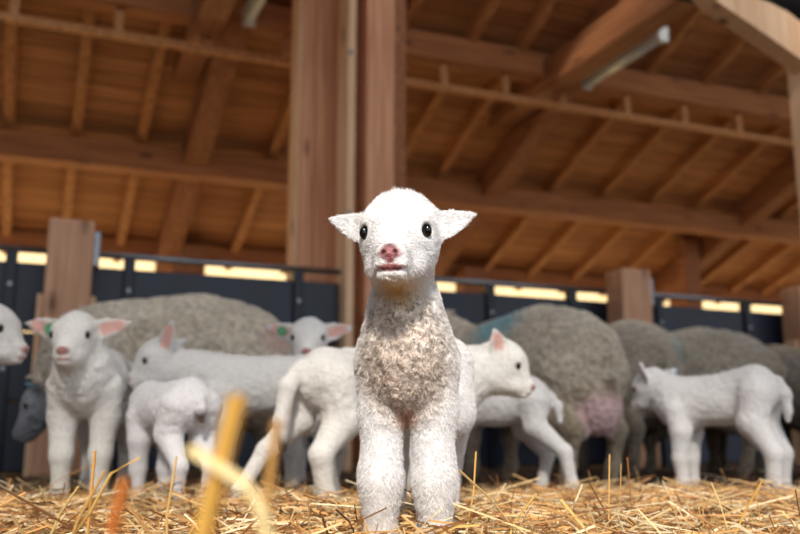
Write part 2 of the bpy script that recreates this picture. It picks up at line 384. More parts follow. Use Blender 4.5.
class Sculpt:
    """smooth union of round cones, ellipsoids and leaf shapes, meshed by surface nets"""
    def __init__(s, lo, hi, res):
        s.lo = np.array(lo, float); s.res = res
        s.n = np.ceil((np.array(hi, float) - s.lo) / res).astype(int) + 1
        s.F = np.full(s.n, 1.0, np.float32); s.axes = [s.lo[i] + np.arange(s.n[i]) * res for i in range(3)]
    def _reg(s, lo, hi, pad):
        a = np.clip(np.floor((np.array(lo) - pad - s.lo) / s.res).astype(int), 0, s.n)
        b = np.clip(np.ceil((np.array(hi) + pad - s.lo) / s.res).astype(int) + 1, 0, s.n)
        sl = tuple(slice(a[i], b[i]) for i in range(3))
        X, Y, Z = np.meshgrid(s.axes[0][sl[0]], s.axes[1][sl[1]], s.axes[2][sl[2]], indexing='ij')
        return sl, np.stack([X, Y, Z], -1)
    def _join(s, sl, d, k, sub=False):
        a = s.F[sl]
        if a.size == 0: return
        if sub:
            b = -d; h = np.maximum(k - np.abs(a - b), 0) / k; s.F[sl] = np.maximum(a, b) + h * h * k * .25
        else:
            h = np.maximum(k - np.abs(a - d), 0) / k; s.F[sl] = np.minimum(a, d) - h * h * k * .25
    def cone(s, a, ra, b, rb, k=.02):
        a = np.array(a, float); b = np.array(b, float); m = max(ra, rb)
        sl, P = s._reg(np.minimum(a, b) - m, np.maximum(a, b) + m, k + 2 * s.res)
        ab = b - a; t = np.clip(((P - a) @ ab) / max(ab @ ab, 1e-12), 0, 1)
        d = np.linalg.norm(P - a - t[..., None] * ab, axis=-1) - (ra + (rb - ra) * t)
        s._join(sl, d, k)
    def chain(s, pts, k=.02):
        for p, q in zip(pts[:-1], pts[1:]): s.cone(p[:3], p[3], q[:3], q[3], k)
    def ell(s, c, r, Rm=None, k=.03, sub=False):
        c = np.array(c, float); r = np.array(r, float); m = r.max()
        sl, P = s._reg(c - m, c + m, k + 2 * s.res)
        Q = P - c
        if Rm is not None: Q = Q @ Rm
        k0 = np.linalg.norm(Q / r, axis=-1); k1 = np.linalg.norm(Q / (r * r), axis=-1)
        s._join(sl, k0 * (k0 - 1) / np.maximum(k1, 1e-9), k, sub)
    def leaf(s, base, along, face, L, W, T, cup, k=.008):
        """ear: starts at base, runs along, broad side looks towards face"""
        e = nrm(along); f = np.array(face, float); f = nrm(f - (f @ e) * e); w = np.cross(e, f)
        sl, P = s._reg(np.array(base) - L, np.array(base) + L, k)
        Q = P - np.array(base); l = Q @ e; y = Q @ w; z = Q @ f
        u = l / L
        wd = np.where(u < .30, 1 - .25 * ((.30 - u) / .30) ** 2, np.maximum(1 - (np.maximum(u - .30, 0) / .70) ** 1.45, 0) ** .9) * W
        wd = np.maximum(wd, 1e-4)
        zz = z + cup * W * (1 - (y / wd).clip(-1, 1) ** 2) * np.clip(1 - u * .6, 0, 1)
        q = np.sqrt((y / wd) ** 2 + (zz / T) ** 2) - 1
        d = q * T * .8
        d = np.where((u < -.05) | (u > 1), np.maximum(d, np.abs(u - .475) * L - .525 * L + .001), d)
        s._join(sl, d, k)
    def mesh(s):
        F = s.F; n = s.n; res = s.res
        S = F < 0
        c = [S[i:n[0] - 1 + i, j:n[1] - 1 + j, k:n[2] - 1 + k] for i in (0, 1) for j in (0, 1) for k in (0, 1)]
        cnt = sum(x.astype(np.int8) for x in c); act = (cnt > 0) & (cnt < 8)
        idx = np.full(act.shape, -1, np.int64); ii = np.argwhere(act); idx[act] = np.arange(len(ii))
        acc = np.zeros((len(ii), 3)); num = np.zeros(len(ii))
        for ax in range(3):
            o1, o2 = [a for a in range(3) if a != ax]
            for b1 in (0, 1):
                for b2 in (0, 1):
                    p = ii.copy(); p[:, o1] += b1; p[:, o2] += b2; q = p.copy(); q[:, ax] += 1
                    fa = F[p[:, 0], p[:, 1], p[:, 2]]; fb = F[q[:, 0], q[:, 1], q[:, 2]]
                    cr = (fa < 0) != (fb < 0)
                    t = np.where(cr, fa / np.where(cr, fa - fb, 1), 0)
                    pt = p.astype(float); pt[:, ax] += t
                    acc[cr] += pt[cr]; num[cr] += 1
        V = acc / num[:, None] * res + s.lo
        quads = []
        for ax in range(3):
            o1, o2 = (ax + 1) % 3, (ax + 2) % 3
            sa = [slice(0, n[i] - 1) for i in range(3)]; sb = list(sa); sb[ax] = slice(1, n[ax])
            sa[o1] = sb[o1] = slice(1, n[o1] - 1); sa[o2] = sb[o2] = slice(1, n[o2] - 1)
            A = S[tuple(sa)]; B = S[tuple(sb)]
            e = np.argwhere(A != B); flip = A[tuple(e.T)]
            e[:, o1] += 1; e[:, o2] += 1
            def g(d1, d2):
                p = e.copy(); p[:, o1] -= d1; p[:, o2] -= d2; return idx[p[:, 0], p[:, 1], p[:, 2]]
            Q = np.stack([g(1, 1), g(0, 1), g(0, 0), g(1, 0)], 1)
            Q[~flip] = Q[~flip][:, ::-1]; quads.append(Q)
        return V, np.concatenate(quads)

def smooth_v(V, Q, it=2, lam=.5):
    E = np.concatenate([Q[:, [0, 1]], Q[:, [1, 2]], Q[:, [2, 3]], Q[:, [3, 0]]]); n = len(V)
    for _ in range(it):
        A = np.zeros_like(V); c = np.zeros(n)
        for a, b in ((0, 1), (1, 0)):
            for k in range(3): A[:, k] += np.bincount(E[:, a], V[E[:, b], k], n)
            c += np.bincount(E[:, a], minlength=n)
        V = V + lam * (A / np.maximum(c, 1)[:, None] - V)
    return V

def vnormals(V, Q):
    fn = np.cross(V[Q[:, 2]] - V[Q[:, 0]], V[Q[:, 3]] - V[Q[:, 1]]); N = np.zeros_like(V)
    for i in range(4):
        for k in range(3): N[:, k] += np.bincount(Q[:, i], fn[:, k], len(V))
    return N / np.maximum(np.linalg.norm(N, axis=1), 1e-12)[:, None]

LAT = np.random.default_rng(3).random((32, 32, 32)).astype(np.float32)
def vnoise(P):
    f = np.floor(P).astype(int); u = P - f; u = u * u * (3 - 2 * u); r = 0
    for i in (0, 1):
        for j in (0, 1):
            for k in (0, 1):
                w = (u[:, 0] if i else 1 - u[:, 0]) * (u[:, 1] if j else 1 - u[:, 1]) * (u[:, 2] if k else 1 - u[:, 2])
                r = r + w * LAT[(f[:, 0] + i) % 32, (f[:, 1] + j) % 32, (f[:, 2] + k) % 32]
    return r
def fbm(P, o=3):
    r = 0; a = 1; t = 0
    for _ in range(o): r = r + a * vnoise(P); t += a; a *= .5; P = P * 2.03 + 5.1
    return r / t

def put_mesh(name, V, Q, colr, mat, parent):
    me = bpy.data.meshes.new(name)
    me.vertices.add(len(V)); me.vertices.foreach_set('co', V.astype(np.float32).ravel())
    me.loops.add(Q.size); me.loops.foreach_set('vertex_index', Q.astype(np.int32).ravel())
    k = Q.shape[1]
    me.polygons.add(len(Q)); me.polygons.foreach_set('loop_start', np.arange(0, Q.size, k, dtype=np.int32))
    me.polygons.foreach_set('loop_total', np.full(len(Q), k, np.int32))
    me.update(calc_edges=True); me.polygons.foreach_set('use_smooth', np.ones(len(Q), bool))
    at = me.color_attributes.new('marking', 'FLOAT_COLOR', 'POINT')
    at.data.foreach_set('color', np.concatenate([colr, np.ones((len(V), 1))], 1).astype(np.float32).ravel())
    me.materials.append(mat)
    o = bpy.data.objects.new(name, me); COL.objects.link(o); o.parent = parent
    return o

def paint(C, P, c, r, colr, soft=.5, Rm=None, amt=1.):
    """a marking of the coat: ellipsoidal patch of colour"""
    Q = P - np.array(c, float)
    if Rm is not None: Q = Q @ Rm
    d = np.linalg.norm(Q / np.array(r, float), axis=1)
    w = np.clip((1 - d) / soft, 0, 1)[:, None] * amt
    return C * (1 - w) + np.array(lin(colr)[:3]) * w

def rotm(yaw, pitch, roll=0.):
    """head frame: X to the nose, Y to the left, Z up; positive pitch lowers the nose"""
    return np.array((Matrix.Rotation(R(yaw), 3, 'Z') @ Matrix.Rotation(R(pitch), 3, 'Y') @ Matrix.Rotation(R(roll), 3, 'X')))

WHITE = (.93, .92, .90)

def eye(parent, pos, r, Rm, name='eye'):
    m = MB(); n = 12; q = 8; b = 0
    vs = []
    for i in range(q + 1):
        th = math.pi * i / q
        for k in range(n):
            ph = 2 * math.pi * k / n
            vs.append((r * math.sin(th) * math.cos(ph), r * .8 * math.sin(th) * math.sin(ph) , r * 1.15 * math.cos(th)))
    for i in range(q):
        for k in range(n): m.f.append((i * n + k, i * n + (k + 1) % n, (i + 1) * n + (k + 1) % n, (i + 1) * n + k))
    m.v = [tuple(Rm @ np.array(v) + pos) for v in vs]
    return m.build(name, M['eye'], parent, smooth=True)

def eartag(parent, pos, d, up, mat, r=.014):
    d = Vector(d).normalized(); p = Vector(pos)
    m = MB(); m.tube([p - d * .0025, p + d * .0025], r, 14); return m.build('ear_tag', mat, parent)

def lamb(label, loc, yaw, S=1., head=(.215, 0, .475), hyaw=0., hpitch=0., hroll=0., res=.0045, fl=None, fr=None, hl=None, hr=None,
         ear_l=None, ear_r=None, earL=.097, ear_pink=True, tags=(), coat=WHITE, belly=1., tail=True, tail_dark=False, hips=(0, 0, 0), main=False, neck_r=.043, soil=.35, tailv=None, extra=None, ear_w=.0275):
    root = empty('lamb', (loc[0], loc[1], 0), R(yaw)); tag(root, label, 'lamb', 'lambs')
    root.scale = (S, S, S)
    H = np.array(head, float); Rm = rotm(hyaw, hpitch, hroll); hp = lambda x, y, z: H + Rm @ np.array((x, y, z), float)
    hx = np.array(hips, float)
    sc_ = Sculpt((-.36, -.24, -.01), (.40, .24, .62), res)
    E = sc_.ell
    # trunk
    E((.105, 0, .300), (.085, .066, .088), k=.04)
    E((.150, 0, .325), (.052, .056, .070), k=.04)
    E((.02, 0, .310), (.13, .068 * belly, .074), k=.04)
    E((-.07, 0, .308), (.11, .066 * belly, .070), k=.04)
    E(np.array((-.155, 0, .318)) + hx, (.078, .066, .072), k=.04)
    sc_.cone((.10, 0, .352), .03, np.array((-.15, 0, .36)) + hx, .032, k=.05)
    # neck
    nb = np.array((.150, 0, .338)); nt_ = hp(-.028, 0, -.035); mid = (nb + nt_) / 2 + np.array((-.006, 0, .004))
    sc_.chain([(*nb, .053 if main else .058), (*mid, neck_r + .007), (*nt_, neck_r)], k=.035)
    # legs, each a chain of joints (x, y, z, radius)
    fl = fl or [(.115, .045, .285, .046), (.100, .050, .215, .036), (.108, .046, .125, .0255), (.104, .045, .045, .0185), (.115, .045, .018, .019)]
    fr = fr or [(.115, -.045, .285, .046), (.100, -.050, .215, .036), (.108, -.046, .125, .0255), (.104, -.045, .045, .0185), (.115, -.045, .018, .019)]
    hl = hl or [(-.165, .045, .315, .055), (-.135, .056, .232, .042), (-.212, .050, .140, .022), (-.190, .048, .045, .0175), (-.178, .048, .018, .019)]
    hr = hr or [(-.165, -.045, .315, .055), (-.135, -.056, .232, .042), (-.212, -.050, .140, .022), (-.190, -.048, .045, .0175), (-.178, -.048, .018, .019)]
    if not main: fl, fr, hl, hr = [[(x, y, z, r * (1.0 if z > .2 else 1.06)) for x, y, z, r in c] for c in (fl, fr, hl, hr)]
    for c in (fl, fr, hl, hr): sc_.chain(c, k=.014)
    if main: sc_.ell((.125, .041, .122), (.022, .0235, .042), k=.03); sc_.ell((.125, -.041, .122), (.022, .0235, .042), k=.03)
    if tail:
        tv = tailv or [(-.225, 0, .345, .017), (-.252, 0, .30, .018), (-.258, 0, .23, .015), (-.256, 0, .185, .010)]
        sc_.chain([(p[0] + hx[0], p[1] + hx[1], p[2] + hx[2], p[3]) for p in tv], k=.012)
    # head
    q_ = 1. if main else .87
    E(hp(-.012, 0, .010), (.058, .054 * q_, .050), Rm, .02)
    E(hp(.014, 0, .000), (.046, .053 * q_, .040), Rm, .02)
    E(hp(.000, 0, -.032), (.050, .050 if main else .036, .040), Rm, .03)
    sc_.cone(hp(.020, 0, -.012), .041 * q_, hp(.066, 0, -.036), .0265 if main else .021, k=.02)
    sc_.cone(hp(-.005, 0, -.048), .036, hp(.056, 0, -.060), .0175, k=.02)
    if main: E(hp(-.008, 0, .036), (.044, .046, .026), Rm, .02)
    for sy in (1, -1):                                        # brow, cheek
        E(hp(.024, sy * .038 * q_, .018), (.020, .014, .012), Rm, .012)
        E(hp(.036, sy * .026 * q_ * q_, -.050), (.026, .018 * q_, .018), Rm, .014)
    if res < .003:
        for sy in (1, -1):
            E(hp(.040, sy * .0455, .001), (.010, .0075, .0105), Rm, .004, sub=True)
    E(hp(.084, 0, -.036), (.011, .0165 * q_, .0105), Rm, .006)      # nose pad
    E(hp(.079, 0, -.052), (.011, .023 * q_ * q_, .0085), Rm, .005)      # upper lip
    E(hp(.073, 0, -.065), (.011, .020 * q_ * q_, .0070), Rm, .003)      # lower lip
    if res < .003:
        for sy in (1, -1): E(hp(.096, sy * .0085, -.036), (.0065, .0042, .0038), Rm @ rotm(sy * 25, 0), .002, sub=True)
        E(hp(.096, 0, -.046), (.007, .0012, .007), Rm, .002, sub=True)
    el = ear_l or ((-.1, 1, .18), (1, .25, -.2)); er = ear_r or ((-.1, -1, .18), (1, -.25, -.2))
    ears = []
    for (dv, fv), sy in ((el, 1), (er, -1)):
        b = hp(-.012, sy * .043 * q_, .012); d = Rm @ nrm(dv); f = Rm @ nrm(fv)
        f = nrm(f - (f @ d) * d)
        sc_.leaf(b, d, f, earL + .01, ear_w, .0052 if res < .003 else .0075, .32, k=.010); ears.append((b, d, f))
    V, Q = sc_.mesh(); V = smooth_v(V, Q, 2, .4)
    N = vnormals(V, Q)
    C = np.tile(np.array(lin(coat)[:3]), (len(V), 1))
    # coat soiling, wool tint
    nz = fbm(V * 22, 3)[:, None]
    C = C * (1 - .10 * nz * soil * 2)
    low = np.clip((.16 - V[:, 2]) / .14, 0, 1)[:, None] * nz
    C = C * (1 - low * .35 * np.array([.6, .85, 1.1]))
    for b, d, f in ears:
        if ear_pink:
            P = V - b; l = P @ d; y = P @ np.cross(d, f); L_ = earL + .01
            w = (np.clip((.0185 - np.abs(y)) / .009, 0, 1) * np.clip((l - .012) / .01, 0, 1) * np.clip((L_ * .86 - l) / .012, 0, 1) * ((N @ f) > .25))[:, None]
            C = C * (1 - w) + np.array(lin((.90, .70, .66))[:3]) * w
    pk = (.66, .46, .45) if not main else (.76, .50, .52)
    C = paint(C, V, hp(.088, 0, -.037), (.018, .019, .0125), pk, .35, Rm)
    C = paint(C, V, hp(.088, 0, -.057), (.022, .025, .0065), (.74, .46, .45), .5, Rm, 1. if main else .55)
    if main:
        C = paint(C, V, hp(.092, 0, -.027), (.012, .016, .006), (.42, .28, .28), .9, Rm)
        C = paint(C, V, hp(.088, .012, -.059), (.010, .012, .0028), (.30, .18, .18), .8, Rm)
        C = paint(C, V, hp(.088, -.012, -.0585), (.010, .013, .0026), (.32, .18, .18), .8, Rm)
        C = paint(C, V, hp(.092, 0, -.048), (.010, .009, .005), (.50, .24, .25), .6, Rm)
        for sy in (1, -1): C = paint(C, V, hp(.094, sy * .0085, -.036), (.007, .0055, .005), (.16, .07, .08), .5, Rm)
    for sy in (1, -1):
        C = paint(C, V, hp(.040, sy * .046, .001), (.014, .009, .0125), (.62, .50, .48), .5, Rm, .9)
    for c_ in (fl, fr, hl, hr):
        h0 = c_[-1]; C = paint(C, V, h0[:3], (.035, .03, .022), (.35, .29, .24), .4)
    if tail_dark:
        tp = (np.array(tv[-1][:3]) if tail else np.zeros(3)) + hx; C = paint(C, V, tp, (.035, .035, .045), (.22, .16, .13), .6)
        C = paint(C, V, np.array((-.24, 0, .22)) + hx, (.05, .035, .07), (.52, .38, .30), .8)
    if main:
        nn = np.clip(1 - np.linalg.norm((V - hp(.088, 0, -.046)) / .026, axis=1), 0, 1) * (C[:, 1] < .55 * C[:, 0] + .1)
        C = C * (1 - (np.clip(vnoise(V * 330) - .42, 0, 1) * 1.6 * np.clip(nn * 3, 0, 1))[:, None] * np.array([.8, .9, .85]))
        # curly chest wool: greyish beige; yellowish chin
        C = paint(C, V, (.165, 0, .30), (.13, .085, .115), (.93, .88, .84), .45)
        C = paint(C, V, (.19, .0, .385), (.075, .046, .06), (.93, .89, .84), .6)
        C = paint(C, V, hp(.035, 0, -.085), (.06, .034, .032), (.90, .80, .62), .7)
        C = paint(C, V, (.12, 0, .215), (.08, .025, .025), (.86, .72, .62), .7)
    if extra: C = extra(C, V, N, hp, Rm)
    # woolly relief
    if main:
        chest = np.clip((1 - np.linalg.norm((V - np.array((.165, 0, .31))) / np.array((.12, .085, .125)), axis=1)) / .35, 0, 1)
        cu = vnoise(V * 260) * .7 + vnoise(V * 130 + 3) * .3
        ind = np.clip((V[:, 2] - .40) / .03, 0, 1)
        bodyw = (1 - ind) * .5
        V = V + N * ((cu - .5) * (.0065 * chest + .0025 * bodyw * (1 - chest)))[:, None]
        C = C * (1 - (np.clip(.55 - cu, 0, 1) * .6 * chest)[:, None] * np.array([1, 1.04, 1.1]))  # dirt plus painted shade darken the hollows between curls
    else:
        trunk = np.clip((.27 - np.abs(V[:, 0] + .02)) / .05, 0, 1) * np.clip((V[:, 2] - .2) / .05, 0, 1)
        V = V + N * ((fbm(V * 70, 2) - .5) * .006 * trunk)[:, None]
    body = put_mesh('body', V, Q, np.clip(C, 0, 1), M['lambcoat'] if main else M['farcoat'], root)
    er_ = .0088 if main else .0085
    for sy in (1, -1): eye(root, hp(.0385, sy * (.0445 if main else .0392), .001), er_, Rm @ rotm(sy * 55, 0))
    for which, frac, mt in tags:
        b, d, f = ears[0 if which == 'l' else 1]
        eartag(root, b + d * frac * earL + f * .004, f, d, mt)
    return root, body, V, Q, N, C, hp, Rm

# ------------------------------------------------------------------ the lamb in front
def fur(root, V, Q, N, C, hp, Rm, count=230000):
    """short hair over the front lamb, one blade of three points per hair"""
    g = np.random.default_rng(5)
    A = V[Q[:, 0]]; B = V[Q[:, 1]]; D = V[Q[:, 3]]
    area = np.linalg.norm(np.cross(B - A, D - A), axis=1)
    q = g.choice(len(Q), count, p=area / area.sum()); a = g.random(count)[:, None]; b = g.random(count)[:, None]
    P = (V[Q[q, 0]] * (1 - a) * (1 - b) + V[Q[q, 1]] * a * (1 - b) + V[Q[q, 2]] * a * b + V[Q[q, 3]] * (1 - a) * b)
    n = N[Q[q, 0]]; c = C[Q[q, 0]]
    H = hp(.06, 0, -.04)
    dn = np.linalg.norm((P - hp(.086, 0, -.046)) / np.array((.022, .024, .024)), axis=1)
    de = np.minimum(np.linalg.norm(P - hp(.040, .046, .001), axis=1), np.linalg.norm(P - hp(.040, -.046, .001), axis=1))
    keep = (dn > 1) & (de > .0105) & (P[:, 2] > .03)
    P, n, c = P[keep], n[keep], c[keep]; cnt = len(P)
    headw = np.clip((P[:, 2] - .40) / .03, 0, 1)
    chest = np.clip((1 - np.linalg.norm((P - np.array((.165, 0, .31))) / np.array((.12, .085, .125)), axis=1)) / .3, 0, 1)
    crown = np.clip(1 - np.linalg.norm((P - hp(-.01, 0, .06)) / .05, axis=1), 0, 1)
    flow_h = P - hp(.09, 0, -.03); flow_h /= np.maximum(np.linalg.norm(flow_h, axis=1), 1e-9)[:, None]
    flow_b = np.tile(np.array((-.35, 0, -1.)), (cnt, 1))
    fl_ = flow_h * headw[:, None] + flow_b * (1 - headw[:, None])
    fl_ -= (fl_ * n).sum(1)[:, None] * n
    sw = np.stack([vnoise(P * 90), vnoise(P * 90 + 9), vnoise(P * 90 + 17)], 1) - .5
    d = n * (.55 - .25 * headw + .3 * chest + .7 * crown)[:, None] + fl_ * (.8 - .55 * chest)[:, None] + g.normal(0, .22, (cnt, 3)) * (1 - .4 * headw)[:, None] + sw * (.8 + 2.2 * chest)[:, None]
    d /= np.linalg.norm(d, axis=1)[:, None]
    Ln = (g.uniform(.0025, .0045, cnt) + .0015 * (1 - headw) + .017 * crown * g.random(cnt)) * np.clip((de[keep] - .006) / .02, .3, 1)
    side = np.cross(d, g.normal(0, 1, (cnt, 3))); side /= np.linalg.norm(side, axis=1)[:, None]
    w = .00036
    mid = P + d * (Ln * .55)[:, None]; tip = P + d * Ln[:, None] + fl_ * (Ln * .25)[:, None]
    Vv = np.stack([P - side * w, P + side * w, mid + side * w * .8, mid - side * w * .8, tip], 1).reshape(-1, 3)
    i = np.arange(cnt)[:, None] * 5
    F4 = i + np.array([[0, 1, 2, 3]]); F3 = i + np.array([[3, 2, 4]])
    me = bpy.data.meshes.new('coat_hair')
    me.vertices.add(len(Vv)); me.vertices.foreach_set('co', Vv.astype(np.float32).ravel())
    lp = np.concatenate([F4.ravel(), F3.ravel()]).astype(np.int32)
    me.loops.add(len(lp)); me.loops.foreach_set('vertex_index', lp)
    st = np.concatenate([np.arange(cnt) * 4, cnt * 4 + np.arange(cnt) * 3]).astype(np.int32)
    me.polygons.add(2 * cnt); me.polygons.foreach_set('loop_start', st)
    me.polygons.foreach_set('loop_total', np.concatenate([np.full(cnt, 4), np.full(cnt, 3)]).astype(np.int32))
    me.update(calc_edges=True)
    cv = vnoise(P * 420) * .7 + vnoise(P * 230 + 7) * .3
    cc = np.clip(c * (1 + g.uniform(-.07, .04, (cnt, 1)) * (1 - .6 * headw[:, None])) * (1 - chest * np.clip(.56 - cv, 0, 1) * 1.9)[:, None], 0, 1); cc = np.repeat(cc, 5, axis=0)  # dark flecks put the shade between chest curls into the hair colour
    at = me.color_attributes.new('marking', 'FLOAT_COLOR', 'POINT')
    at.data.foreach_set('color', np.concatenate([cc, np.ones((len(cc), 1))], 1).astype(np.float32).ravel())
    me.materials.append(M['hair'])
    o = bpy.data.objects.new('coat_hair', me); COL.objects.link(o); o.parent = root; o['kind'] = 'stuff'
    return o

def whiskers(root, hp):
    pass

r0 = lamb('white lamb with curly grey-beige chest standing closest, looking straight at us', (.022, 1.515), -95, S=1.0,
          head=(.222, -.003, .477), hyaw=-4, hpitch=3, res=.0026, main=True, earL=.066, ear_w=.0225, ear_pink=False, neck_r=.034,
          coat=(.93, .925, .93), soil=.15,
          ear_l=((-.30, 1, .36), (1, .1, .0)), ear_r=((-.15, -1, .34), (1, -.1, .0)),
          fl=[(.125, .036, .300, .045), (.118, .039, .225, .0345), (.122, .0405, .125, .0252), (.116, .0405, .045, .022), (.128, .0375, .018, .022)],
          fr=[(.125, -.036, .300, .045), (.118, -.039, .225, .0345), (.122, -.0405, .125, .0252), (.116, -.0405, .045, .022), (.128, -.0375, .018, .022)],
          tail=False)
fur(r0[0], *r0[2:8])

# ------------------------------------------------------------------ lambs further back
lamb('white lamb facing us at the left with wide pink ears and a green tag', (-.90, 2.68), -84, S=1.15, head=(.20, -.01, .402), hyaw=-4, hpitch=4,
     ear_l=((-.1, 1, .25), (1, .2, -.1)), ear_r=((-.1, -1, .22), (1, -.2, -.1)), earL=.085, tags=(('r', .30, M['tag_green']),), coat=(.90, .89, .87), belly=1.1)
lamb('lamb cut off by the left edge, its head in profile facing right', (-1.385, 2.40), 3, S=1.18, head=(.245, 0, .405), hyaw=-8, hpitch=8,
     ear_l=((-.6, .7, .2), (.3, .3, .8)), ear_r=((-.9, -.4, .1), (0, -1, .2)), coat=(.86, .85, .84))
lamb('lamb standing side-on facing left behind the small one, ear tag on its far ear', (-.42, 2.78), 184, S=1.10, head=(.29, .02, .385), hyaw=18, hpitch=14,
     ear_l=((-.35, .55, .8), (.5, .8, .1)), ear_r=((-.95, -.45, .35), (.1, -1, .3)), tags=(('r', .55, M['tag_green']),), coat=(.88, .87, .86), neck_r=.047,)
lamb('smallest lamb seen from behind, walking away at the left, head hidden', (-.625, 2.46), 128, S=.85, head=(.21, -.09, .26), hyaw=-50, hpitch=40, coat=(.88, .87, .88),
     tail_dark=True, tailv=[(-.225, 0, .335, .014), (-.238, 0, .30, .012), (-.24, -.0, .27, .008)], belly=1.1)
lamb('lamb with hanging brown-tipped tail, rump towards us, left of the front lamb', (-.10, 2.50), 52, S=1.05, head=(.24, -.03, .33), hyaw=-20, hpitch=20, coat=(.90, .885, .865), belly=1.08,
     tail_dark=True, tailv=[(-.225, .015, .350, .019), (-.262, .02, .30, .022), (-.272, .025, .22, .019), (-.268, .025, .155, .012)],
     hl=[(-.165, .050, .315, .055), (-.175, .060, .225, .036), (-.25, .10, .150, .021), (-.30, .135, .055, .016), (-.305, .14, .018, .018)],
     hr=[(-.165, -.045, .315, .058), (-.145, -.056, .225, .045), (-.215, -.050, .140, .026), (-.195, -.048, .050, .021), (-.183, -.048, .018, .021)])
lamb('lamb showing only its white head above the others, looking at us with pink ears', (-.305, 3.16), -88, S=1.16, head=(.21, 0, .438), hyaw=0, hpitch=6,
     ear_l=((-.1, 1, .22), (1, .2, -.1)), ear_r=((-.1, -1, .22), (1, -.2, -.1)), earL=.08, tags=(('r', .5, M['tag_green']),), coat=(.92, .91, .90))
lamb('lamb with its head in profile facing right, just right of the front lamb', (.02, 2.52), 2, S=1.08, head=(.255, 0, .367), hyaw=-14, hpitch=20,
     ear_l=((-.5, .6, .4), (.3, .3, .8)), ear_r=((-.45, -.45, .8), (.75, -.6, -.2)), earL=.068, ear_w=.030, coat=(.92, .91, .89), neck_r=.05)
lamb('lamb stepping left behind the profile lamb, showing its hind legs and rump', (.275, 3.0), 172, S=.97, head=(.22, 0, .30), hyaw=0, hpitch=20, coat=(.86, .85, .85),
     hl=[(-.165, .045, .310, .055), (-.17, .055, .235, .038), (-.265, .050, .150, .023), (-.285, .048, .05, .018), (-.275, .048, .018, .02)],
     tail=True, tailv=[(-.225, 0, .335, .015), (-.25, 0, .30, .015), (-.255, 0, .25, .010)])
lamb('lamb standing side-on at the right, facing left with a pale blue ear tag', (1.035, 3.0), 141, S=.98, hips=(.012, 0, .028), head=(.225, .0, .375), hyaw=-4, hpitch=22,
     ear_l=((-.3, .6, .5), (.6, .8, .1)), ear_r=((-.95, -.35, .15), (.0, -1, .3)), earL=.08, tags=(('r', .62, M['tag_blue']), ('r', .9, M['tag_blue'])), coat=(.89, .88, .88), belly=.95,
     hl=[(-.155, .045, .335, .058), (-.140, .056, .242, .047), (-.198, .050, .145, .027), (-.190, .048, .05, .021), (-.178, .048, .018, .022)],
     hr=[(-.155, -.045, .335, .058), (-.140, -.056, .242, .047), (-.198, -.050, .145, .027), (-.190, -.048, .05, .021), (-.178, -.048, .018, .022)],
     tailv=[(-.225, 0, .345, .018), (-.245, 0, .30, .019), (-.248, 0, .25, .014), (-.246, 0, .22, .009)])

